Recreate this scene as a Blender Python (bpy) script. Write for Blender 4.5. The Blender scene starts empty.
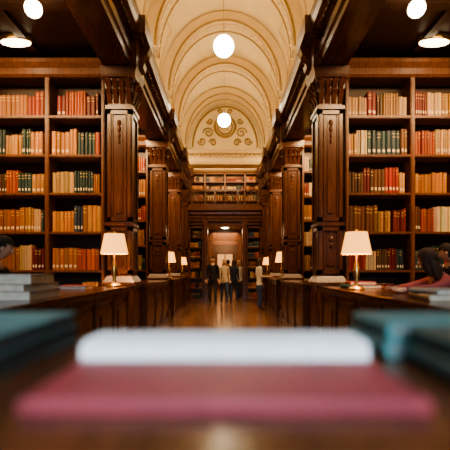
import bpy, math, random
from mathutils import Vector, Matrix
R = random.Random(7)
H = 1.3
pi = math.pi
# ---------------------------------------------------------------- materials
def newmat(name):
    m = bpy.data.materials.new(name); m.use_nodes = True
    return m, m.node_tree, m.node_tree.nodes['Principled BSDF']
def plain(name, col, rough=.5, metal=0, emis=None, es=0, var=0.12, scale=8, coat=0):
    m, nt, b = newmat(name)
    tc = nt.nodes.new('ShaderNodeTexCoord'); n = nt.nodes.new('ShaderNodeTexNoise'); n.inputs['Scale'].default_value = scale
    n.inputs['Detail'].default_value = 4
    r = nt.nodes.new('ShaderNodeValToRGB')
    r.color_ramp.elements[0].position = .3; r.color_ramp.elements[1].position = .7
    r.color_ramp.elements[0].color = tuple(c*(1-var) for c in col)+(1,)
    r.color_ramp.elements[1].color = tuple(min(1, c*(1+var)) for c in col)+(1,)
    nt.links.new(tc.outputs['Object'], n.inputs['Vector']); nt.links.new(n.outputs['Fac'], r.inputs['Fac'])
    nt.links.new(r.outputs['Color'], b.inputs['Base Color'])
    b.inputs['Roughness'].default_value = rough; b.inputs['Metallic'].default_value = metal
    b.inputs['Coat Weight'].default_value = coat
    if emis:
        b.inputs['Emission Color'].default_value = tuple(emis)+(1,); b.inputs['Emission Strength'].default_value = es
    return m
def wood(name, c1, c2, rough=.35, sc=(14, 14, 1.2)):
    m, nt, b = newmat(name)
    tc = nt.nodes.new('ShaderNodeTexCoord'); mp = nt.nodes.new('ShaderNodeMapping'); mp.inputs['Scale'].default_value = sc
    n = nt.nodes.new('ShaderNodeTexNoise'); n.inputs['Scale'].default_value = 2.2; n.inputs['Detail'].default_value = 7; n.inputs['Distortion'].default_value = .6
    r = nt.nodes.new('ShaderNodeValToRGB')
    r.color_ramp.elements[0].position = .32; r.color_ramp.elements[1].position = .7
    r.color_ramp.elements[0].color = tuple(c1)+(1,); r.color_ramp.elements[1].color = tuple(c2)+(1,)
    bp = nt.nodes.new('ShaderNodeBump'); bp.inputs['Strength'].default_value = .12; bp.inputs['Distance'].default_value = .01
    nt.links.new(tc.outputs['Object'], mp.inputs['Vector']); nt.links.new(mp.outputs['Vector'], n.inputs['Vector'])
    nt.links.new(n.outputs['Fac'], r.inputs['Fac']); nt.links.new(r.outputs['Color'], b.inputs['Base Color'])
    nt.links.new(n.outputs['Fac'], bp.inputs['Height']); nt.links.new(bp.outputs['Normal'], b.inputs['Normal'])
    b.inputs['Roughness'].default_value = rough
    return m
M = {}
M['wood'] = wood('mahogany', (.06, .02, .009), (.14, .05, .021), .28)
M['woodY'] = wood('mahogany_lengthwise', (.05, .017, .007), (.12, .042, .018), .2, (14, 1.2, 14))
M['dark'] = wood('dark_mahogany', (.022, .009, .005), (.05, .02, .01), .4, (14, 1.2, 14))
M['shelf'] = wood('shelf_wood', (.085, .028, .010), (.18, .065, .023), .4)
M['plaster'] = plain('cream_plaster', (.84, .68, .41), .7, var=.05, scale=3)
M['plaster2'] = plain('pale_plaster_trim', (.72, .54, .31), .6, var=.05, scale=5)
M['gold'] = plain('gilded_trim', (.36, .23, .09), .45, .2, var=.15)
M['brass'] = plain('brass', (.55, .36, .13), .3, .9)
M['globe'] = plain('globe_glass', (1, .95, .85), .3, emis=(1, .86, .62), es=16, var=0)
M['panel'] = plain('lit_panel', (1, .95, .85), .3, emis=(1, .8, .5), es=9, var=0)
M['doorglass'] = plain('glowing_door_glass', (.6, .4, .2), .3, emis=(1, .5, .2), es=.5, var=0)  # warm glow put into the glass as emission, no lamp behind it
M['shade'] = plain('lamp_shade_fabric', (.62, .34, .12), .8, emis=(1, .43, .10), es=2.3, var=.03)
M['pages'] = plain('paper_pages', (.78, .78, .77), .8, var=.05, scale=30)
M['glass'] = plain('window_light', (.7, .8, .9), .2, emis=(.72, .85, 1), es=.8, var=0)
def bookmat():
    m, nt, b = newmat('book_cloth')
    a = nt.nodes.new('ShaderNodeAttribute'); a.attribute_name = 'Col'
    n = nt.nodes.new('ShaderNodeTexNoise'); n.inputs['Scale'].default_value = 25
    mx = nt.nodes.new('ShaderNodeMix'); mx.data_type = 'RGBA'; mx.blend_type = 'MULTIPLY'; mx.inputs[0].default_value = .3
    nt.links.new(a.outputs['Color'], mx.inputs[6]); nt.links.new(n.outputs['Fac'], mx.inputs[7])
    nt.links.new(mx.outputs[2], b.inputs['Base Color']); b.inputs['Roughness'].default_value = .5
    return m
M['book'] = bookmat()
def floormat():
    m, nt, b = newmat('plank_floor')
    tc = nt.nodes.new('ShaderNodeTexCoord'); mp = nt.nodes.new('ShaderNodeMapping'); mp.inputs['Rotation'].default_value = (0, 0, pi/2)
    br = nt.nodes.new('ShaderNodeTexBrick'); br.inputs['Scale'].default_value = 1.0
    br.inputs['Color1'].default_value = (.27, .14, .08, 1); br.inputs['Color2'].default_value = (.20, .10, .057, 1); br.inputs['Mortar'].default_value = (.06, .025, .012, 1)
    br.inputs['Mortar Size'].default_value = .006; br.inputs['Brick Width'].default_value = 2.6; br.inputs['Row Height'].default_value = .2
    nt.links.new(tc.outputs['Object'], mp.inputs['Vector']); nt.links.new(mp.outputs['Vector'], br.inputs['Vector'])
    nt.links.new(br.outputs['Color'], b.inputs['Base Color'])
    n = nt.nodes.new('ShaderNodeTexNoise'); n.inputs['Scale'].default_value = 3
    r = nt.nodes.new('ShaderNodeMapRange'); r.inputs['To Min'].default_value = .2; r.inputs['To Max'].default_value = .3
    nt.links.new(tc.outputs['Object'], n.inputs['Vector']); nt.links.new(n.outputs['Fac'], r.inputs['Value']); nt.links.new(r.outputs['Result'], b.inputs['Roughness'])
    b.inputs['Coat Weight'].default_value = .6; b.inputs['Coat Roughness'].default_value = .12
    return m
M['floor'] = floormat()
# ---------------------------------------------------------------- mesh builder
class MB:
    def __init__(s): s.v = []; s.f = []; s.m = []; s.c = []
    def add(s, vs, fs, m=0, c=None):
        o = len(s.v); s.v += [tuple(p) for p in vs]
        for f in fs: s.f.append(tuple(i+o for i in f)); s.m.append(m); s.c.append(c or (1, 1, 1))
    def box(s, x0, x1, y0, y1, z0, z1, m=0, c=None):
        if x0 > x1: x0, x1 = x1, x0
        if y0 > y1: y0, y1 = y1, y0
        vs = [(x0, y0, z0), (x1, y0, z0), (x1, y1, z0), (x0, y1, z0), (x0, y0, z1), (x1, y0, z1), (x1, y1, z1), (x0, y1, z1)]
        s.add(vs, [(0, 3, 2, 1), (4, 5, 6, 7), (0, 1, 5, 4), (1, 2, 6, 5), (2, 3, 7, 6), (3, 0, 4, 7)], m, c)
    def frust(s, cx, cy, z0, z1, a0, b0, a1, b1, m=0):
        vs = [(cx-a0, cy-b0, z0), (cx+a0, cy-b0, z0), (cx+a0, cy+b0, z0), (cx-a0, cy+b0, z0), (cx-a1, cy-b1, z1), (cx+a1, cy-b1, z1), (cx+a1, cy+b1, z1), (cx-a1, cy+b1, z1)]
        s.add(vs, [(0, 3, 2, 1), (4, 5, 6, 7), (0, 1, 5, 4), (1, 2, 6, 5), (2, 3, 7, 6), (3, 0, 4, 7)], m)
    def lathe(s, cx, cy, prof, seg=20, m=0, caps=True):
        vs = []; fs = []
        for r, z in prof:
            for i in range(seg):
                a = 2*pi*i/seg; vs.append((cx+r*math.cos(a), cy+r*math.sin(a), z))
        for j in range(len(prof)-1):
            for i in range(seg):
                k = (i+1) % seg; fs.append((j*seg+i, j*seg+k, (j+1)*seg+k, (j+1)*seg+i))
        if caps: fs.append(tuple(range(seg))[::-1]); fs.append(tuple((len(prof)-1)*seg+i for i in range(seg)))
        s.add(vs, fs, m)
    def prism_y(s, pts, y0, y1, m=0):
        n = len(pts); vs = [(x, y0, z) for x, z in pts]+[(x, y1, z) for x, z in pts]
        fs = [tuple(range(n)), tuple(range(n, 2*n))[::-1]]+[(i, i+n, (i+1) % n+n, (i+1) % n) for i in range(n)]
        s.add(vs, fs, m)
    def prism_x(s, pts, x0, x1, m=0):
        n = len(pts); vs = [(x0, y, z) for y, z in pts]+[(x1, y, z) for y, z in pts]
        fs = [tuple(range(n)), tuple(range(n, 2*n))[::-1]]+[(i, i+n, (i+1) % n+n, (i+1) % n) for i in range(n)]
        s.add(vs, fs, m)
    def tube(s, pts, r, m=0, n=6, closed=False):
        pts = [Vector(p) for p in pts]; N = len(pts); vs = []; fs = []
        for i, p in enumerate(pts):
            a = pts[(i-1) % N] if (closed or i > 0) else p; b = pts[(i+1) % N] if (closed or i < N-1) else p
            t = (b-a).normalized(); u = t.cross(Vector((0, 0, 1)))
            if u.length < .05: u = t.cross(Vector((0, 1, 0)))
            u.normalize(); w = t.cross(u); rr = r[i] if isinstance(r, (list, tuple)) else r
            for k in range(n):
                q = 2*pi*k/n; vs.append(p+u*rr*math.cos(q)+w*rr*math.sin(q))
        for i in range(N if closed else N-1):
            j = (i+1) % N
            for k in range(n):
                l = (k+1) % n; fs.append((i*n+k, i*n+l, j*n+l, j*n+k))
        if not closed: fs.append(tuple(range(n))[::-1]); fs.append(tuple((N-1)*n+k for k in range(n)))
        s.add(vs, fs, m)
    def ell(s, c, r, m=0, seg=16, rings=10, keep=None, warp=None, open_=False):
        vs = []; fs = []
        for j in range(rings+1):
            th = pi*j/rings
            for i in range(seg):
                a = 2*pi*i/seg; p = [math.sin(th)*math.cos(a), math.sin(th)*math.sin(a), math.cos(th)]
                if warp: p = warp(p)
                vs.append((c[0]+r[0]*p[0], c[1]+r[1]*p[1], c[2]+r[2]*p[2]))
        for j in range(rings):
            for i in range(seg):
                k = (i+1) % seg; f = (j*seg+i, (j+1)*seg+i, (j+1)*seg+k, j*seg+k)
                if keep:
                    q = [sum(vs[t][d] for t in f)/4-c[d] for d in range(3)]
                    if not keep(q): continue
                fs.append(f)
        s.add(vs, fs, m)
    def build(s, name, mats, parent=None, smooth=False, bevel=0, mat_world=None):
        me = bpy.data.meshes.new(name); me.from_pydata(s.v, [], s.f)
        for k in mats: me.materials.append(M[k] if isinstance(k, str) else k)
        me.polygons.foreach_set('material_index', s.m)
        if 'book' in mats:
            at = me.color_attributes.new('Col', 'FLOAT_COLOR', 'CORNER'); d = []
            for p in me.polygons:
                c = s.c[p.index]; d += [c[0], c[1], c[2], 1]*p.loop_total
            at.data.foreach_set('color', d)
        me.validate(); me.update()
        if smooth:
            me.polygons.foreach_set('use_smooth', [True]*len(me.polygons))
        o = bpy.data.objects.new(name, me); bpy.context.collection.objects.link(o)
        if smooth == 'auto':
            md = o.modifiers.new('es', 'EDGE_SPLIT'); md.split_angle = math.radians(40)
        if bevel:
            b = o.modifiers.new('bev', 'BEVEL'); b.width = bevel; b.segments = 2; b.limit_method = 'ANGLE'
        if parent: o.parent = parent
        if mat_world is not None: o.matrix_local = mat_world
        return o
def empty(name, loc=(0, 0, 0)):
    e = bpy.data.objects.new(name, None); bpy.context.collection.objects.link(e); e.location = loc; e.empty_display_size = .1
    return e
# ---------------------------------------------------------------- room shell
DE = 16.5; YB = -4.0; XO = 5.2; DD = [6.5, 10.2, 13.4]; WV = 1.75; ZS = 6.25; RZ = 2.15; CE = 27.0
b = MB(); b.box(-XO, XO, YB, CE, -.1, 0); b.build('floor', ['floor'])
for s, n in ((-1, 'left'), (1, 'right')):
    b = MB(); b.box(s*XO, s*(XO+.15), YB, DE+.5, 0, 5.0)
    for i in range(14):
        y = YB+.3+i*1.45; b.box(s*XO, s*(XO-.03), y, y+1.15, .3, 2.2); b.box(s*XO, s*(XO-.03), y, y+1.15, 2.4, 4.6)
    b.build('wall_'+n, ['wood'])
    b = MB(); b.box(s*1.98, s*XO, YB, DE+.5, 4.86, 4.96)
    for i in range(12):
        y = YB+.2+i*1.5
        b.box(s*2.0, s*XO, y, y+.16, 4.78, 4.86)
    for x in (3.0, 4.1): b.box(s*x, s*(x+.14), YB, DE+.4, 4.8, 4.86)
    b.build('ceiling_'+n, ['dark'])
    b = MB(); b.box(s*WV, s*(WV+.15), YB, DE, 5.32, ZS+.02)
    b.box(s*WV, s*(WV-.05), YB, DE, 5.95, 6.02, 1)
    for y in [q*1.0-3.5 for q in range(20)]:
        b.box(s*WV, s*(WV-.03), y, y+.7, 5.4, 5.85, 1); b.box(s*(WV-.03), s*(WV-.04), y+.06, y+.64, 5.46, 5.79, 0)
    b.build('wall_clerestory_'+n, ['plaster', 'plaster2'])
    # entablature / cornice
    b = MB()
    prof = [(1.97, 4.6), (1.52, 4.6), (1.52, 4.72), (1.49, 4.74), (1.49, 4.86), (1.53, 4.88), (1.53, 5.02), (1.48, 5.04), (1.42, 5.1), (1.38, 5.12), (1.35, 5.2), (1.33, 5.32), (1.97, 5.32)]
    b.prism_y([(s*x, z) for x, z in prof], YB, DE)
    y = YB+.05
    while y < DE-.1:
        b.box(s*1.53, s*1.45, y, y+.07, 5.03, 5.1); y += .14
    b.build('trim_cornice_'+n, ['woodY'])
    b = MB(); 
    b.prism_y([(s*x, z) for x, z in [(WV+.02, 6.1), (WV-.03, 6.12), (WV-.1, 6.2), (WV-.1, 6.25), (WV+.02, 6.28)]], YB, DE)
    b.build('trim_springing_'+n, ['gold'])
    # pilasters
    for D in DD+[DE-.36]:
        b = MB(); last = D > 15
        dp = .35 if last else .5
        cx = s*1.725; cy = D+dp/2; hw = .225; hd = dp/2
        b.frust(cx, cy, 0, .2, hw+.05, hd+(.0 if last else .05), hw+.05, hd+(.0 if last else .05))
        b.frust(cx, cy, .2, .28, hw+.05, hd, hw, hd)
        b.frust(cx, cy, .28, .98, hw, hd, hw, hd)
        ex_ = 0 if last else .05
        b.frust(cx, cy, .98, 1.05, hw, hd, hw+.05, hd+ex_); b.frust(cx, cy, 1.05, 1.1, hw+.05, hd+ex_, hw+.05, hd+ex_)
        b.frust(cx, cy, 1.1, 1.2, hw+.035, hd+ex_*.7, hw-.02, hd-.02)
        b.frust(cx, cy, 1.2, 4.0, hw-.035, hd-.035, hw-.035, hd-.035)
        # pedestal panel
        b.box(cx-hw+.06, cx+hw-.06, D-.02, D, .38, .9); b.box(s*1.5, s*1.48, D+.06, D+dp-.06, .38, .9)
        b.box(cx-hw+.1, cx+hw-.1, D-.035, D-.02, .44, .84)
        # framed shaft panels (stiles, rails, inner bead)
        for (z0, z1) in ((1.24, 2.0), (2.1, 3.9)):
            a = hw-.035
            for e in (-1, 1):
                b.box(cx+e*a, cx+e*(a-.055), D+.01, D+.036, z0, z1)
                b.tube([(cx+e*(a-.08), D+.03, z0+.07), (cx+e*(a-.08), D+.03, z1-.07)], .014, n=6)
                ys_ = cy+e*(hd-.035); b.box(cx-s*(hw-.035), cx-s*(hw-.012), ys_, ys_-e*.06, z0, z1)
            for zz in (z0, z1-.06):
                b.box(cx-a, cx+a, D+.01, D+.036, zz, zz+.06); b.box(cx-s*(hw-.035), cx-s*(hw-.012), cy-hd+.035, cy+hd-.035, zz, zz+.06)
            b.box(cx-.055, cx+.055, D+.018, D+.036, z0+.13, z1-.13)
            # carved pendant drops on the raised field
            zt = z1-.2
            for q in range(4 if z1 > 3 else 2):
                b.ell((cx, D+.016, zt-q*.1), (.04-.007*q, .022, .05), 0, 8, 6)
        for z in (2.02, 3.92): b.frust(cx, cy, z, z+.06, hw, hd, hw, hd)
        # capital
        b.frust(cx, cy, 4.0, 4.42, hw-.04, hd-.04, hw+.02, hd)
        b.frust(cx, cy, 4.42, 4.47, hw+.05, hd+ex_, hw+.05, hd+ex_); b.frust(cx, cy, 4.47, 4.6, hw+.04, hd+ex_*.8, hw+.08, hd+ex_)
        for row, (z0, o) in enumerate(((4.02, .02), (4.18, .045))):
            for i in range(4):
                x = cx+(i-1.5)*.105
                b.prism_x([(D+.03, z0), (D-.01-o, z0+.14), (D-.05-o, z0+.19), (D-.03-o, z0+.21), (D+.03, z0+.2)], x-.038, x+.038)
            for i in range(3):
                y = cy+(i-1)*dp*.27; xx = cx-s*hw
                b.prism_y([(xx+s*.03, z0), (xx-s*(.01+o), z0+.14), (xx-s*(.05+o), z0+.19), (xx-s*(.03+o), z0+.21), (xx+s*.03, z0+.2)], y-.04, y+.04)
        for ex in (-1, 1):
            pts = []
            for i in range(15):
                a = i/14*3.6*pi/1.6; r = .07*(1-i/17)
                pts.append((cx+ex*(hw-.02)+ex*r*math.cos(a), D-.05, 4.36+r*math.sin(a)))
            b.tube(pts, .02, n=6)
        # ressaut over the pilaster + console bracket
        b.box(s*1.42, s*1.975, D-.08, D+dp+.0, 4.6, 5.02); b.box(s*1.27, s*1.74, D-.14, D+dp+(.05 if not last else 0), 5.08, 5.36); b.box(s*1.34, s*1.975, D-.11, D+dp+(.03 if not last else 0), 5.02, 5.08)
        b.prism_y([(s*1.42, 4.62), (s*1.36, 4.66), (s*1.34, 4.74), (s*1.37, 4.82), (s*1.29, 4.9), (s*1.24, 5.0), (s*1.27, 5.08), (s*1.42, 5.08)], cy-.1, cy+.1)
        b.prism_x([(D-.08, 4.62), (D-.14, 4.66), (D-.16, 4.74), (D-.13, 4.82), (D-.2, 4.9), (D-.22, 5.0), (D-.2, 5.08), (D-.08, 5.08)], cx-.1, cx+.1)
        b.build('pilaster', ['wood'], smooth=False, bevel=0)
# vault
def vp(t, D, off=0):
    return ((WV+off)*math.cos(t), D, ZS+(RZ+off)*math.sin(t))
ribs = [-2.0, .2, 2.4, 4.6, 6.9, 9.1, 11.3, 13.6, 15.9]
b = MB(); NT = 36; vs = []; fs = []
ys = []
for i in range(len(ribs)-1):
    for k in range(8): ys.append((ribs[i]+(ribs[i+1]-ribs[i])*k/8, math.sin(pi*k/8)))
ys = [(YB, 0)]+ys+[(ribs[-1], 0), (DE+.05, 0)]
for (y, q) in ys:
    for j in range(NT+1):
        t = pi*j/NT; vs.append(vp(t, y, .42*q*math.sin(t)))
for i in range(len(ys)-1):
    for j in range(NT):
        a = i*(NT+1)+j; fs.append((a, a+1, a+NT+2, a+NT+1))
b.add(vs, fs); b.build('ceiling_vault', ['plaster'], smooth=True)
b = MB()
for D in ribs:
    for (o0, o1, hw, m) in ((-.2, .05, .26, 0), (-.235, 0, .10, 0), ):
        vs = []; fs = []
        for j in range(NT+1):
            t = pi*j/NT
            vs += [vp(t, D-hw, o0), vp(t, D+hw, o0), vp(t, D+hw, o1), vp(t, D-hw, o1)]
        for j in range(NT):
            for k in range(4):
                l = (k+1) % 4; fs.append((j*4+k, j*4+l, j*4+4+l, j*4+4+k))
        b.add(vs, fs, m)
    for e in (-.26, .26): b.tube([vp(pi*j/NT, D+e, -.2) for j in range(NT+1)], .03, 1)
    for j in range(1, NT):
        t = pi*j/NT; p = vp(t, D, -.245); b.ell(p, (.035, .05, .035), 0, 6, 4)
b.build('trim_vault_ribs', ['plaster2', 'gold'])
b = MB()
for i in range(3, len(ribs)-1):
    y0 = ribs[i]+.5; y1 = ribs[i+1]-.5; ym = (y0+y1)/2
    for (ta, tb) in ((.12, .7), (2.44, 3.02)):
        def P(t, y):
            q = math.sin(pi*(y-ribs[i])/(ribs[i+1]-ribs[i])); return vp(t, y, .42*q*math.sin(t)-.012)
        pts = []
        for k in range(8): pts.append(P(ta+(tb-ta)*k/8, y0))
        for k in range(8): pts.append(P(tb, y0+(y1-y0)*k/8))
        for k in range(8): pts.append(P(tb-(tb-ta)*k/8, y1))
        for k in range(8): pts.append(P(ta, y1-(y1-y0)*k/8))
        b.tube(pts, .03, 0, closed=True)
b.build('trim_vault_panels', ['plaster2', 'gold'])
# back wall (behind the camera) with tall windows
b = MB()
b.box(-XO, -3.6, YB-.15, YB, 0, 8.6); b.box(3.6, XO, YB-.15, YB, 0, 8.6); b.box(-3.6, 3.6, YB-.15, YB, 0, 1.4); b.box(-3.6, 3.6, YB-.15, YB, 4.4, 8.6)
b.box(-1.4, -1.1, YB-.15, YB, 1.4, 4.4); b.box(1.1, 1.4, YB-.15, YB, 1.4, 4.4)
b.build('wall_back', ['plaster'])
for i, (xa, xb) in enumerate(((-3.6, -1.4), (-1.1, 1.1), (1.4, 3.6))):
    b = MB(); b.box(xa, xb, YB-.1, YB-.08, 1.4, 4.4, 1)
    for k in range(5):
        x = xa+(xb-xa)*k/4; b.box(x-.03, x+.03, YB-.08, YB-.02, 1.4, 4.4)
    for k in range(5):
        z = 1.4+3*k/4; b.box(xa, xb, YB-.08, YB-.02, z-.03, z+.03)
    b.build('window_%d' % (i+1), ['wood', 'glass'])
# ---------------------------------------------------------------- end wall with lunette + gallery
b = MB()
poly = [(WV+.25, 5.65), (WV+.25, ZS)]+[((WV+.25)*math.cos(pi*j/24), ZS+(RZ+.25)*math.sin(pi*j/24)) for j in range(1, 24)]+[(-WV-.25, ZS), (-WV-.25, 5.65)]
b.prism_y(poly, DE, DE+.2, 0)
for s in (-1, 1): b.box(s*1.5, s*XO, DE, DE+.2, 0, 5.65, 2)
b.box(-WV, WV, DE-.12, DE, 6.1, 6.24, 1); b.box(-WV, WV, DE-.06, DE, 5.65, 5.75, 1); b.box(-WV, WV, DE-.08, DE, 6.02, 6.1, 3)
x = -1.65
while x < 1.65: b.box(x, x+.09, DE-.1, DE, 5.93, 6.02, 1); x += .18
b.tube([((WV-.42)*math.cos(pi*j/30), DE-.02, ZS+.12+(RZ-.5)*math.sin(pi*j/30)) for j in range(31)], .04, 3)
b.tube([((WV-.3)*math.cos(pi*j/30), DE-.02, ZS+.05+(RZ-.32)*math.sin(pi*j/30)) for j in range(31)], .025, 1)
cz = 7.2
for r, t in ((.42, .05), (.3, .03)): b.tube([(r*math.cos(pi*j/12), DE-.03, cz+r*math.sin(pi*j/12)) for j in range(24)], t, 3, closed=True)
for k in range(8):
    a = k*pi/4; b.ell((.16*math.cos(a), DE-.03, cz+.16*math.sin(a)), (.07, .05, .07), 1, 8, 6)
b.ell((0, DE-.05, cz), (.07, .06, .07), 3, 8, 6)
for s in (-1, 1):
    for (ox, oz, sc, tw) in ((.68, 6.95, .22, 1), (.95, 6.6, .17, -1), (.5, 6.55, .16, 1), (.62, 7.42, .13, -1), (.2, 7.82, .1, 1)):
        pts = [(s*(ox+sc*(1-j/26)*math.cos(tw*j*.45)), DE-.03, oz+sc*(1-j/26)*math.sin(tw*j*.45)) for j in range(22)]
        b.tube(pts, .028, 3)
        b.ell((s*ox, DE-.03, oz), (.05, .04, .05), 1, 8, 6)
b.build('wall_end', ['plaster', 'plaster2', 'wood', 'gold'])

WARM = [(.48, .18, .055), (.42, .09, .028), (.20, .024, .018), (.60, .40, .21), (.48, .23, .08), (.26, .10, .035), (.32, .045, .022), (.48, .28, .13), (.40, .14, .045), (.03, .065, .06), (.10, .045, .02), (.15, .02, .015), (.5, .21, .07), (.05, .07, .11)]
CREAM = [(.64, .47, .28), (.58, .37, .19), (.34, .04, .026), (.46, .19, .06), (.20, .024, .02), (.54, .28, .12), (.40, .09, .04), (.11, .048, .022), (.66, .52, .34), (.03, .065, .07), (.40, .21, .085), (.16, .06, .025)]
def fill_books(mb, x0, x1, yf, z0, hmax, rng, wmin=.035, wmax=.075, pal=WARM, depth=.24):
    x = x0+.01
    while x < x1-.05:
        c = rng.choice(pal); n = rng.randint(2, 7); hh = hmax*rng.uniform(.72, .98); w = rng.uniform(wmin, wmax); lab = rng.random() < .5
        if rng.random() < .06: x += rng.uniform(.04, .12)
        for k in range(n):
            ww = w*rng.uniform(.85, 1.15)
            if x+ww > x1-.01: return
            v = rng.uniform(.6, 1.15)
            h = hh*rng.uniform(.96, 1.0); cc = tuple(max(0, min(1, q*v*rng.uniform(.88, 1.12))) for q in c); yy = yf+rng.uniform(0, .035)
            g = .0015
            xa, xb = x+g, x+ww-g
            pr = [(xa, yy+.012), (xa+ww*.25, yy), (xb-ww*.25, yy), (xb, yy+.012), (xb, yy+depth), (xa, yy+depth)]
            vs = [(p, q, z0) for p, q in pr]+[(p, q, z0+h) for p, q in pr]
            mb.add(vs, [(5, 4, 3, 2, 1, 0)]+[(i, (i+1) % 6, (i+1) % 6+6, i+6) for i in range(6)], 0, cc)
            mb.add([vs[i] for i in range(6, 12)], [(0, 1, 2, 3, 4, 5)], 0, (.55, .48, .36))
            if lab:
                lz = z0+h*.12; mb.box(xa+ww*.2, xb-ww*.2, yy-.002, yy+.004, lz, lz+h*.12, 0, (.75, .62, .44))
            if rng.random() < .5:
                for q in (.72, .86): mb.box(xa+ww*.14, xb-ww*.14, yy-.002, yy+.006, z0+h*q, z0+h*q+.012, 0, (.6, .40, .14))
            x += ww
def bookcase(posts, yf, shelves, ztop, rng, mat='shelf', crown=True, depth=.34, pal=WARM, wmin=.035, wmax=.075, z00=0):
    b = MB(); x0, x1 = posts[0], posts[-1]
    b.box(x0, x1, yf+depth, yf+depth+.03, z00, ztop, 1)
    for i, x in enumerate(posts):
        a, c = x-.035, x+.035
        if i == 0: a, c = x, x+.05
        if i == len(posts)-1: a, c = x-.05, x
        b.box(a, c, yf, yf+depth, z00, ztop)
        b.box(a+.012, c-.012, yf-.012, yf, z00+.15, ztop-.05)
    for z in shelves:
        b.box(x0+.005, x1-.005, yf+.012, yf+depth-.001, z-.045, z); b.box(x0+.02, x1-.02, yf+.004, yf+.014, z-.036, z-.01)
    b.box(x0, x1, yf+.001, yf+depth, z00, z00+.12)
    if crown:
        b.prism_x([(yf, ztop), (yf-.03, ztop+.04), (yf-.03, ztop+.14), (yf-.08, ztop+.22), (yf-.08, ztop+.28), (yf+depth, ztop+.28), (yf+depth, ztop)], x0, x1)
    else: b.box(x0, x1, yf, yf+depth, ztop-.06, ztop)
    o = b.build('bookcase', [mat, 'dark'])
    k = MB(); zz = list(shelves)+[ztop]
    for i in range(len(shelves)):
        hgt = zz[i+1]-zz[i]-.1
        for j in range(len(posts)-1):
            fill_books(k, posts[j]+.05, posts[j+1]-.05, yf+.03, zz[i], hgt*.84, rng, wmin, wmax, pal)
    k.build('books', ['book'], parent=o)
    return o
SH = [.13, .68, 1.30, 1.93, 2.57, 3.20, 3.84]
for D in DD:
    rg = random.Random(int(D*10)+3)
    bookcase([-5.1, -4.9, -3.92, -2.92, -1.98], D+.06, SH, 4.46, rg, pal=WARM)
    bookcase([1.98, 3.08, 4.15, 5.1], D+.06, SH, 4.46, rg, pal=CREAM)
SE = [.12, .55, .98, 1.4, 1.82, 2.24, 2.66]
bookcase([-1.49, -.9], DE+.01, SE, 3.1, R, crown=False, wmin=.04, wmax=.07)
bookcase([.9, 1.49], DE+.01, SE, 3.1, R, crown=False, wmin=.04, wmax=.07)
# gallery above the end opening
b = MB()
b.box(-1.5, 1.5, DE-.25, DE+2.0, 3.72, 3.9)
b.box(-1.5, 1.5, DE-.12, DE+.4, 3.3, 3.72)
b.prism_x([(DE-.12, 3.5), (DE-.2, 3.58), (DE-.22, 3.66), (DE-.32, 3.72), (DE-.32, 3.9), (DE, 3.9), (DE, 3.5)], -1.5, 1.5)
x = -1.45
while x < 1.45: b.box(x, x+.06, DE-.2, DE-.12, 3.42, 3.5); x += .12
for s in (-1, 1):
    b.box(s*.72, s*.88, DE-.08, DE+.42, 0, 3.3); b.box(s*.7, s*.9, DE-.11, DE+.42, 0, .2); b.box(s*.7, s*.9, DE-.11, DE+.42, 3.15, 3.3)
    b.box(s*.76, s*.84, DE-.1, DE-.08, .4, 3.0)
b.box(-.72, .72, DE-.02, DE+.4, 3.1, 3.3)
b.build('trim_gallery_floor', ['wood'])
b = MB()
b.box(-1.4, 1.4, DE-.3, DE-.2, 4.5, 4.57); b.box(-1.4, 1.4, DE-.29, DE-.21, 3.9, 3.97)
for i in range(27):
    x = -1.35+i*.104
    if i % 9 == 0 or i == 26: b.box(x-.04, x+.04, DE-.29, DE-.21, 3.97, 4.5); continue
    b.lathe(x, DE-.25, [(.02, 3.97), (.02, 4.03), (.034, 4.12), (.034, 4.18), (.015, 4.3), (.015, 4.42), (.025, 4.46), (.025, 4.5)], 8)
b.build('balcony_railing', ['wood'])
bookcase([-1.75, -.9, 0, .9, 1.75], DE+1.4, [4.0, 4.42, 4.84, 5.26], 5.65, R, z00=3.9, crown=False, wmin=.04, wmax=.07)
b = MB(); b.box(-1.95, 1.95, DE+.2, DE+2, 5.66, 5.7); b.build('ceiling_gallery', ['plaster'])
b = MB()
for s in (-1, 1): b.box(s*1.76, s*1.9, DE+.2, DE+2, 3.3, 5.65)
b.build('wall_gallery_sides', ['wood'])
# corridor beyond the opening
b = MB()
for s in (-1, 1): b.box(s*2.0, s*2.1, DE+.4, CE, 0, 3.35)
b.box(-2.0, 2.0, CE-.1, CE, 0, 3.35)
b.build('wall_corridor', ['shelf'])
b = MB(); b.box(-2.1, 2.1, DE+.41, CE, 3.32, 3.42)
for i in range(5): y = DE+1.4+i*2.0; b.box(-2.0, 2.0, y, y+.2, 3.22, 3.32, 1)
b.build('ceiling_corridor', ['plaster', 'wood'])
for yy in (19.8, 23.1):
    for s in (-1, 1):
        ps = sorted([s*.96, s*1.98])
        bookcase(ps, yy, SE, 3.0, R, crown=False, wmin=.05, wmax=.08)
b = MB()
for yy in (19.4, 22.7):
    b.box(-.95, .95, yy, yy+.3, 2.75, 3.2); b.box(-.95, -.75, yy-.04, yy+.3, 0, 2.8); b.box(.75, .95, yy-.04, yy+.3, 0, 2.8)
    b.box(-.98, .98, yy-.08, yy, 2.72, 2.8)
b.build('trim_corridor_portals', ['shelf'])
b = MB()
b.box(-.62, .62, CE-.16, CE-.105, 0, 2.5, 0); b.box(-.5, -.04, CE-.2, CE-.16, .2, 1.1, 0); b.box(.04, .5, CE-.2, CE-.16, .2, 1.1, 0)
b.box(-.5, -.04, CE-.18, CE-.16, 1.25, 2.35, 1); b.box(.04, .5, CE-.18, CE-.16, 1.25, 2.35, 1)
b.lathe(.08, CE-.22, [(.0, 1.1), (.03, 1.12), (.03, 1.16), (0, 1.18)], 8, 2)
b.build('door_1', ['wood', 'doorglass', 'brass'])
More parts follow.
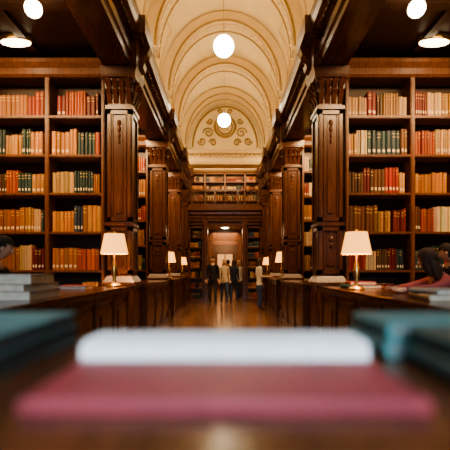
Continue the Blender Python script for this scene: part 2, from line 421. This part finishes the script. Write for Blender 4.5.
# ---------------------------------------------------------------- desks
def desk(s, xi, xo, y0, y1, zt=1.05):
    b = MB(); X = lambda x: s*x
    b.box(X(xi-.05), X(xo), y0-.05, y1+.05, zt-.05, zt); b.box(X(xi-.03), X(xo-.02), y0-.03, y1+.03, zt-.08, zt-.05)
    b.box(X(xi), X(xi+.04), y0, y1, .0, zt-.08)
    b.box(X(xi-.03), X(xi), y0, y1, 0, .14); b.box(X(xi-.02), X(xi), y0, y1, zt-.16, zt-.08)
    b.box(X(xi+.04), X(xo-.06), y0, y0+.04, 0, zt-.08); b.box(X(xi+.04), X(xo-.06), y1-.04, y1, 0, zt-.08)
    b.box(X(xi+.04), X(xo-.08), y0-.02, y0, 0, .14); b.box(X(xi+.1), X(xo-.14), y0-.02, y0, .22, zt-.2)
    n = max(1, round((y1-y0)/.8)); w = (y1-y0)/n
    for i in range(n+1):
        y = min(max(y0+i*w, y0+.04), y1-.04); b.box(X(xi-.035), X(xi), y-.05, y+.05, 0, zt-.08)
    for i in range(n):
        a = y0+i*w+.1; c = y0+(i+1)*w-.1
        b.box(X(xi-.012), X(xi), a, c, .22, zt-.22); b.box(X(xi-.026), X(xi-.012), a+.07, c-.07, .3, zt-.3)
    return b.build('reading_desk', ['woodY'], bevel=.006)
for s in (-1, 1):
    desk(s, 1.5, 2.2, 2.3, 6.15)
    desk(s, 1.42, 1.92, 7.15, 9.9)
    desk(s, 1.42, 1.92, 10.85, 13.1)
    desk(s, 1.42, 1.92, 14.05, 15.9)
# ---------------------------------------------------------------- lamps
def lamp(x, y, z, k=1.0, w=6):
    e = empty('desk_lamp', (x, y, z))
    b = MB(); b.lathe(0, 0, [(.11*k, 0), (.11*k, .02*k), (.09*k, .04*k), (.03*k, .07*k), (.022*k, .12*k), (.045*k, .2*k), (.05*k, .26*k), (.03*k, .34*k), (.014*k, .4*k), (.014*k, .56*k)], 20)
    b.tube([(0, 0, .54*k), (0, 0, .8*k)], .006*k, 0); b.lathe(0, 0, [(.018*k, .8*k), (.018*k, .82*k), (.0, .84*k)], 10)
    for a in range(3):
        q = a*2*pi/3; b.tube([(0, 0, .77*k), (.13*k*math.cos(q), .13*k*math.sin(q), .77*k)], .004*k, 0, 4)
    b.build('base', ['brass'], parent=e, smooth='auto')
    b = MB(); b.lathe(0, 0, [(.2*k, .49*k), (.2*k, .505*k), (.145*k, .78*k), (.145*k, .79*k), (.14*k, .79*k), (.195*k, .49*k), (.2*k, .49*k)], 28, caps=False)
    b.build('shade', ['shade'], parent=e, smooth='auto')
    L = bpy.data.lights.new('bulb', 'POINT'); L.energy = w; L.color = (1, .58, .25); L.shadow_soft_size = .04
    o = bpy.data.objects.new('bulb', L); o.location = (0, 0, .62*k); o.parent = e; bpy.context.collection.objects.link(o)
lamp(-1.66, 6.0, 1.05, 1.0, 42); lamp(1.66, 5.05, 1.05, .92, 42)
lamp(-1.56, 11.15, 1.05, .95, 24); lamp(1.58, 11.1, 1.05, .95, 24)
lamp(-1.56, 14.6, 1.05, .9, 16); lamp(1.56, 14.7, 1.05, .9, 16)
def globe(x, y, z, r, top):
    e = empty('globe_pendant_light', (x, y, z)); b = MB(); b.ell((0, 0, 0), (r, r, r), 0, 24, 16); b.build('globe', ['globe'], parent=e, smooth=True)
    b = MB(); b.lathe(0, 0, [(.3*r, r*.92), (.32*r, r*1.02), (.12*r, r*1.15), (.007, r*1.25), (.007, top-z-.03), (.06, top-z-.02), (.06, top-z)], 12); b.build('stem', ['brass'], parent=e, smooth='auto')
globe(-.03, 9.3, 6.5, .24, 8.45); globe(-.03, 13.9, 6.5, .23, 8.4); globe(-.03, 4.5, 6.5, .24, 8.4)
for s in (-1, 1):
    globe(s*2.42, 5.05, 4.6, .105, 4.86)
    b = MB(); b.lathe(0, 0, [(.26, 4.86), (.26, 4.79), (.25, 4.785)], 28, 0); b.lathe(0, 0, [(.24, 4.785), (.235, 4.765), (.17, 4.745), (0, 4.74)], 28, 1)
    b.v = [(s*3.2+x*.95, 6.12+y*.42, z) for x, y, z in b.v]
    b.build('ceiling_light', ['brass', 'panel'], smooth='auto')
b = MB(); b.lathe(0, 20.6, [(.26, 3.32), (.26, 3.26), (.2, 3.2), (0, 3.17)], 20); b.lathe(0, 18.2, [(.2, 3.32), (.2, 3.26), (.15, 3.2), (0, 3.18)], 20); b.build('corridor_ceiling_light', ['globe'], smooth=True)
# ---------------------------------------------------------------- people
def cloth(n, c, r=.85): return plain(n, c, r, var=.12, scale=12)
SK = plain('skin', (.56, .33, .23), .5, var=.05)
def skin_mesh(name, J, E, bonem, mats, parent, root, sub=2):
    names = list(J); idx = {n: i for i, n in enumerate(names)}
    me = bpy.data.meshes.new(name); me.from_pydata([J[n][0] for n in names], [(idx[a], idx[c]) for a, c in E], [])
    o = bpy.data.objects.new(name, me); bpy.context.collection.objects.link(o)
    o.modifiers.new('skin', 'SKIN').use_smooth_shade = True
    for i, n in enumerate(names):
        r = J[n][1]; me.skin_vertices[0].data[i].radius = r if isinstance(r, tuple) else (r, r)
        me.skin_vertices[0].data[i].use_root = (n == root)
    ss = o.modifiers.new('sub', 'SUBSURF'); ss.levels = sub; ss.render_levels = sub
    dg = bpy.context.evaluated_depsgraph_get(); dg.update()
    nm = bpy.data.meshes.new_from_object(o.evaluated_get(dg)); o.modifiers.clear(); o.data = nm
    nm.materials.clear()
    for m in mats: nm.materials.append(m)
    segs = [(Vector(J[a][0]), Vector(J[c][0]), bonem.get((a, c), 0)) for a, c in E]
    for p in nm.polygons:
        best = None; c = p.center
        for a, d, m in segs:
            t = max(0, min(1, (c-a).dot(d-a)/max(1e-6, (d-a).length_squared))); q = (c-(a+(d-a)*t)).length
            if best is None or q < best[0]: best = (q, m)
        p.material_index = best[1]; p.use_smooth = True
    o.parent = parent
    return o
HM = {}
def hand(parent, pos, direc, mirror, curl=.5):
    key = (mirror, curl)
    J = {'w': ((0, 0, 0), (.026, .018)), 'p': ((0, 0, -.05), (.036, .014)), 'k': ((0, 0, -.085), (.036, .012))}; E = [('w', 'p'), ('p', 'k')]
    o = None
    if key not in HM:
        for i, (x, L) in enumerate(((-.03, .066), (-.010, .078), (.011, .072), (.030, .056))):
            a = 0; p = Vector((x, 0, -.088)); J['f%d0' % i] = (tuple(p), (.0085, .0085)); E.append(('k', 'f%d0' % i))
            for k, f in enumerate((.45, .32, .23)):
                a += curl*(.5+.25*k); p = p+Vector((0, -math.sin(a), -math.cos(a)))*L*f
                J['f%d%d' % (i, k+1)] = (tuple(p), (.008-.001*k,)*2); E.append(('f%d%d' % (i, k), 'f%d%d' % (i, k+1)))
        J['t0'] = ((-.042, -.006, -.045), (.011, .011)); J['t1'] = ((-.058, -.018, -.072), (.010, .010)); J['t2'] = ((-.06, -.03, -.097), (.008, .008))
        E += [('p', 't0'), ('t0', 't1'), ('t1', 't2')]
        if mirror: J = {n: ((-v[0][0], v[0][1], v[0][2]), v[1]) for n, v in J.items()}
        o = skin_mesh('hand', J, E, {}, [SK], parent, 'w', 2); HM[key] = o.data
    else:
        o = bpy.data.objects.new('hand', HM[key]); bpy.context.collection.objects.link(o); o.parent = parent
    q = Vector((0, 0, -1)).rotation_difference(Vector(direc).normalized())
    o.location = pos; o.rotation_mode = 'QUATERNION'; o.rotation_quaternion = q
def head(parent, pos, hair, longh, tilt=0, yaw=0):
    def warp(p):
        x, y, z = p; k = 1-.28*max(0, -z)**1.3
        if y < 0: y *= .95
        return [x*k, y*k, z]
    b = MB(); b.ell((0, 0, 0), (.077, .096, .118), 0, 24, 18, warp=warp)
    b.add([(-.013, -.088, .005), (.013, -.088, .005), (0, -.088, .03), (-.018, -.09, -.028), (.018, -.09, -.028), (0, -.122, -.022)], [(2, 0, 3, 5), (2, 5, 4, 1), (3, 4, 5), (0, 2, 1), (0, 1, 4, 3)], 0)
    for s in (-1, 1):
        b.ell((s*.03, -.083, .008), (.014, .010, .008), 2, 10, 6); b.ell((s*.03, -.0905, .008), (.006, .004, .006), 3, 8, 6)
        if not longh: b.ell((s*.078, .005, -.005), (.012, .02, .032), 0, 8, 8)
        b.box(s*.03-.017, s*.03+.017, -.092, -.084, .028, .033, 1)
    b.ell((0, -.083, -.055), (.025, .008, .008), 4, 10, 6)
    hk = lambda q: q[2] > .045 or (q[1] > (-.005 if not longh else -.045) and q[2] > (-.075 if not longh else -.2)) or (q[2] > -.01 and q[1] > -.03)
    b.ell((0, .010, .014), (.093 if longh else .086, .110, .126), 1, 24, 18, keep=hk)
    if longh:
        b.ell((0, .045, -.10), (.098, .062, .17), 1, 18, 12)
        for s in (-1, 1): b.ell((s*.072, -.005, -.07), (.024, .045, .12), 1, 10, 10)
    o = b.build('head', [SK, hair, EYE, IRIS, LIP], parent=parent, smooth=True)
    o.location = pos; o.rotation_euler = (tilt, 0, yaw)
EYE = plain('eye_white', (.8, .8, .78), .3); IRIS = plain('iris', (.03, .02, .015), .3); LIP = plain('lips', (.45, .16, .13), .5)
HAIRS = {'dark': plain('hair_dark', (.014, .008, .006), .8), 'brown': plain('hair_brown', (.05, .02, .010), .75), 'blond': plain('hair_blond', (.42, .26, .12), .6)}
def person(x, y, rot, top, bot, hair, longh=False, stride=.0, coat=False, sc=1, bend=.3, z=0, pose='stand', lean=.25, zs=.62, name='person', armb=0, yaw=0):
    e = empty(name, (x, y, z)); e.rotation_euler = (0, 0, rot); e.scale = (sc,)*3
    J = {}; g = .88 if longh else 1.0
    if pose == 'stand':
        J['pel'] = ((0, 0, .95), (.145, .11)); J['wai'] = ((0, .0, 1.12), (.122*g, .092)); J['che'] = ((0, .01, 1.30), (.155*g, .11)); J['nb'] = ((0, .015, 1.45), (.09, .07)); J['nk'] = ((0, 0, 1.56), (.05, .05))
        hp = (0, -.015, 1.65)
        for s, n in ((-1, 'L'), (1, 'R')):
            q = stride*s
            J['hip'+n] = ((s*.09, -q*.1, .86), (.092, .095)); J['th'+n] = ((s*.092, -q*.35, .68), (.08, .085)); J['kn'+n] = ((s*.09, -q*.6-.02, .49), (.058, .062)); J['an'+n] = ((s*.09, -q*.8+.05*(q < 0), .1), (.04, .043)); J['to'+n] = ((s*.105, -q*.8-.14, .045), (.04, .035))
            J['sh'+n] = ((s*.175*g, .01, 1.42), (.062, .068)); J['el'+n] = ((s*.22*g, .03+q*.3, 1.15), (.045, .047)); f = -armb if armb else -.05
            J['wr'+n] = ((s*(.235*g if not armb else .12), f-q*-.2, .93+(armb*.7)), (.03, .032))
    else:
        z0 = zs; l = lean
        J['pel'] = ((0, 0, z0+.09), (.17, .13)); J['wai'] = ((0, -l*.25, z0+.26), (.14, .11)); J['che'] = ((0, -l*.65, z0+.43), (.17, .12)); J['nb'] = ((0, -l, z0+.56), (.10, .08)); J['nk'] = ((0, -l*1.25, z0+.66), (.052, .052))
        hp = (0, -l*1.25-.05, z0+.765)
        for s, n in ((-1, 'L'), (1, 'R')):
            J['hip'+n] = ((s*.1, -.06, z0+.07), (.1, .09)); J['th'+n] = ((s*.11, -.24, z0+.07), (.085, .08)); J['kn'+n] = ((s*.12, -.43, z0+.05), (.062, .062)); J['an'+n] = ((s*.12, -.38, .1), (.045, .045)); J['to'+n] = ((s*.13, -.54, .045), (.042, .033))
            J['sh'+n] = ((s*.175, -l*.95, z0+.52), (.07, .075)); J['el'+n] = ((s*.26, -l-.17, max(1.11, z0+.32)), (.05, .05)); J['wr'+n] = ((s*.13, -l-.40, 1.095), (.032, .034))
    E = [('pel', 'wai'), ('wai', 'che'), ('che', 'nb'), ('nb', 'nk')]; bm = {('nb', 'nk'): 2}
    for n in 'LR':
        E += [('pel', 'hip'+n), ('hip'+n, 'th'+n), ('th'+n, 'kn'+n), ('kn'+n, 'an'+n), ('an'+n, 'to'+n), ('nb', 'sh'+n), ('sh'+n, 'el'+n), ('el'+n, 'wr'+n)]
        bm[('hip'+n, 'th'+n)] = 0 if coat else 1; bm[('th'+n, 'kn'+n)] = 1; bm[('kn'+n, 'an'+n)] = 1; bm[('an'+n, 'to'+n)] = 3
    skin_mesh('body', J, E, bm, [top, bot, SK, SHOE], e, 'pel')
    head(e, hp, HAIRS[hair], longh, tilt=(.35 if pose != 'stand' else .0), yaw=yaw)
    for n in 'LR':
        w = Vector(J['wr'+n][0]); el = Vector(J['el'+n][0]); hand(e, w, w-el, n == 'R', .5)
    return e
SHOE = plain('shoe_leather', (.03, .018, .012), .4)
BLK = cloth('black_coat', (.010, .010, .013)); NAV = cloth('navy_coat', (.02, .03, .055)); TAN = cloth('tan_coat', (.58, .46, .32)); WHT = cloth('cream_sweater', (.62, .55, .45)); JEA = cloth('denim', (.035, .06, .12)); PNK = cloth('rose_sweater', (.30, .07, .075)); GRY = cloth('grey_trousers', (.03, .03, .035)); BRN = cloth('brown_jacket', (.16, .08, .04))
person(-.46, 15.1, .1, BLK, GRY, 'dark', coat=True, stride=.12, sc=1.02, name='man_in_black_coat')
person(-.02, 15.5, .15, TAN, JEA, 'blond', True, stride=.22, coat=False, sc=.97, name='woman_in_tan_jacket')
person(.36, 16.1, pi-.3, NAV, JEA, 'brown', True, stride=-.1, coat=True, sc=.97, name='woman_in_navy_coat')
person(-.56, 17.6, .5, NAV, GRY, 'brown', stride=.1, name='man_in_navy_coat')
person(.62, 17.4, -.5, WHT, GRY, 'blond', True, stride=.1, sc=.96, name='woman_in_cream_sweater')
person(.14, 18.3, pi, BRN, GRY, 'dark', stride=.15, coat=True, name='man_in_brown_jacket')
person(1.12, 13.0, pi/2+.3, WHT, JEA, 'brown', True, armb=.3, sc=.95, name='woman_in_cream_cardigan')
def chair(x, y, rot, zs):
    e = MB(); e.box(-.22, .22, -.2, .24, zs-.06, zs-.0)
    for sx in (-1, 1):
        e.tube([(sx*.19, -.17, zs-.05), (sx*.2, -.19, 0)], .022, n=8); e.tube([(sx*.19, .2, 0), (sx*.19, .22, zs), (sx*.19, .3, zs+.45)], .022, n=8)
        e.tube([(sx*.195, -.18, .25), (sx*.19, .2, .25)], .014)
    e.tube([(-.195, -.18, .3), (.195, -.18, .3)], .014)
    for z in (.2, .32, .43): e.box(-.19, .19, .24+z*.1, .265+z*.1, zs+z-.04, zs+z+.03)
    o = e.build('reading_chair', ['wood'], bevel=.004); o.location = (x, y, 0); o.rotation_euler = (0, 0, rot)
person(2.6, 4.35, -pi/2, PNK, JEA, 'brown', True, pose='sit', lean=.28, zs=.64, name='woman_reading_at_desk', yaw=-.75); chair(2.66, 4.35, -pi/2, .62)
person(-2.63, 4.2, pi/2, BLK, GRY, 'dark', pose='sit', lean=.2, zs=.76, name='man_reading_at_desk', yaw=.5); chair(-2.69, 4.2, pi/2, .74)
person(3.14, 5.35, -pi/2, BLK, GRY, 'dark', pose='sit', lean=.1, zs=.76, name='man_seated_at_desk', yaw=-.6); chair(3.2, 5.35, -pi/2, .74)
# ---------------------------------------------------------------- loose books
def flat_book(b, cx, cy, z, w, d, h, ang=0, cov=0, pg=1):
    t = MB(); c = min(.006, h*.15)
    t.box(-w/2, w/2, -d/2, d/2, 0, c, cov); t.box(-w/2, w/2, -d/2, d/2, h-c, h, cov)
    t.box(-w/2+.006, w/2-.006, -d/2+.006, d/2-.006, c, h-c, pg)
    t.prism_y([(-w/2, 0), (-w/2-h*.18, h*.2), (-w/2-h*.24, h*.5), (-w/2-h*.18, h*.8), (-w/2, h), (-w/2+.006, h), (-w/2+.006, 0)], -d/2, d/2, cov)
    ca, sa = math.cos(ang), math.sin(ang); o = len(b.v)
    b.v += [(cx+x*ca-y*sa, cy+x*sa+y*ca, z+zz) for x, y, zz in t.v]
    b.f += [tuple(i+o for i in f) for f in t.f]; b.m += t.m; b.c += t.c
C = lambda n, c, r=.45, coat=0: plain(n, c, r, var=.15, scale=20, coat=coat)
M['teal'] = C('teal_cloth', (.045, .16, .16)); M['green'] = C('dark_green_cloth', (.02, .065, .06)); M['red'] = C('maroon_cover', (.24, .035, .045), .5); M['grey'] = C('grey_cover', (.36, .34, .31)); M['tanb'] = C('tan_cover', (.42, .27, .16)); M['redb'] = C('red_cover', (.3, .05, .04)); M['edge'] = C('dark_page_edges', (.10, .12, .115), .8); M['pg2'] = C('old_page_edges', (.5, .44, .35), .8)
b = MB(); z = 1.05
for (w, d, h, a, c) in ((.5, .7, .07, .05, 2), (.46, .62, .06, -.06, 3), (.44, .6, .08, .1, 2)):
    flat_book(b, -1.86, 3.6, z+.001, w, d, h, a, {2: 0, 3: 2}[c], 1); z += h+.001
b.build('stack_of_books', ['grey', 'pg2', 'tanb'])
b = MB(); flat_book(b, 1.86, 3.4, 1.051, .4, .46, .05, -.1, 0, 1); flat_book(b, 1.84, 3.4, 1.102, .34, .40, .04, .12, 2, 1); b.build('stack_of_books', ['tanb', 'pg2', 'grey'])
b = MB(); flat_book(b, 1.88, 5.55, 1.051, .42, .4, .05, .1, 0, 1); flat_book(b, 1.88, 5.55, 1.102, .34, .35, .04, -.1, 2, 1); b.build('stack_of_books', ['green', 'pg2', 'redb'])
b = MB(); flat_book(b, -1.95, 5.2, 1.051, .36, .4, .05, .1, 0, 1); b.build('closed_book', ['redb', 'pg2'])
# ---------------------------------------------------------------- foreground table
TZ = H-.21
b = MB(); b.box(-1.15, 1.15, .3, 1.27, TZ-.045, TZ); b.box(-1.1, 1.1, .34, 1.23, TZ-.14, TZ-.045)
for sx in (-1, 1):
    for y in (.4, 1.17):
        b.lathe(sx*1.04, y, [(.045, 0), (.05, .06), (.03, .1), (.045, .2), (.055, .45), (.035, .6), (.05, .68), (.03, .72), (.05, .76), (.05, TZ-.14)], 16)
b.build('foreground_table', ['woodY'], bevel=.008)
e = empty('open_book', (0, 0, TZ))
b = MB()
b.box(-.30, .30, .575, .835, .001, .022, 0)
b.box(-.325, .325, .86, 1.06, .001, .010, 0)
b.prism_x([(.835, .001), (.835, .022), (.845, .018), (.86, .010), (.86, .001)], -.31, .31, 0)
b.build('cover', ['red'], parent=e, bevel=.003)
b = MB(); b.prism_x([(.86, .0105), (.857, .03), (.86, .048), (.89, .056), (.95, .058), (1.02, .055), (1.04, .048), (1.045, .0105)], -.31, .31, 0)
b.build('page_block', ['pages'], parent=e, smooth='auto')
b = MB(); b.box(-.26, .26, .6, .815, .0222, .0235, 0); b.build('endpaper', [C('rose_endpaper', (.28, .05, .055), .5)], parent=e)
for (x, y, w, d, hs, a) in ((-.60, .80, .34, .34, ('green', 'teal'), .04), (-.62, 1.09, .36, .22, ('teal', 'teal'), 0), (.585, .74, .34, .34, ('green', 'green'), -.03), (.57, 1.07, .38, .26, ('teal', 'teal'), .02)):
    b = MB(); flat_book(b, x, y, TZ+.001, w, d, .042, a, 0, 1); flat_book(b, x+(.01 if x < 0 else -.0), y, TZ+.044, w-.02, d-.01, .042, a*.5, 2, 1)
    b.build('stack_of_books', [hs[0], 'edge', hs[1]], bevel=.002)  # page edges of these stacks have a dark grey-green tone
# ---------------------------------------------------------------- lights
def area(name, loc, tgt, sx, sy, w, col, spread=None):
    L = bpy.data.lights.new(name, 'AREA'); L.shape = 'RECTANGLE'; L.size = sx; L.size_y = sy; L.energy = w; L.color = col
    if spread: L.spread = spread
    o = bpy.data.objects.new(name, L); o.location = loc; bpy.context.collection.objects.link(o)
    o.rotation_euler = (Vector(tgt)-Vector(loc)).to_track_quat('-Z', 'Y').to_euler()
    return o
WC = (1, .62, .30)
for s in (-1, 1):
    area('shelf_light', (s*3.2, 4.6, 4.7), (s*3.0, 6.5, 2.4), 3.0, .3, 125, WC, 2.2)
    for k, D in enumerate(DD[:2]):
        y1 = DD[k+1]; area('alcove_light', (s*2.4, y1-1.5, 4.7), (s*2.2, y1, 2.3), 1.0, .3, 120, WC)
    area('alcove_light', (s*2.7, 15, 4.7), (s*2.0, 15.5, 2), 1.6, .5, 40, WC)
    area('vault_fill_light', (s*1.58, 10, 5.38), (s*.6, 10, 8), .15, 12.5, 135, (1, .80, .47)).rotation_euler = (pi, s*.35, 0)  # added unseen uplight above the cornice, brightens the vault
area('gallery_light', (0, DE+.6, 5.6), (0, DE+1.4, 4.5), 2.8, .2, 55, WC)
area('end_wall_light', (0, 14.2, 5.2), (0, DE, 2.2), 1.6, .3, 45, (1, .66, .36))
area('corridor_light', (0, 21, 3.1), (0, 21, 0), 1.2, 6, 240, (1, .64, .33))
area('corridor_light', (0, 25, 3.1), (0, 26.5, 1), 1.2, 1, 60, (1, .64, .33))
area('aisle_light', (0, 11.5, 6.1), (0, 11.5, 0), 1.0, 8, 75, (1, .74, .44))
area('window_daylight', (0, YB+.3, 3.4), (0, .6, .9), 5, 1.6, 95, (.68, .85, 1), .8)
w = bpy.data.worlds.new('world'); bpy.context.scene.world = w; w.use_nodes = True
w.node_tree.nodes['Background'].inputs['Color'].default_value = (.8, .7, .6, 1); w.node_tree.nodes['Background'].inputs['Strength'].default_value = .1
try: bpy.context.scene.view_settings.look = 'AgX - Medium High Contrast'
except Exception: pass
# ---------------------------------------------------------------- camera
cd = bpy.data.cameras.new('camera'); cam = bpy.data.objects.new('camera', cd); bpy.context.collection.objects.link(cam)
cam.location = (0, 0, H); cam.rotation_euler = (pi/2, 0, 0); cd.lens = 32; cd.sensor_width = 36; cd.shift_y = 45/450
cd.clip_start = .02; cd.dof.use_dof = True; cd.dof.focus_distance = 9.5; cd.dof.aperture_fstop = .95
bpy.context.scene.camera = cam
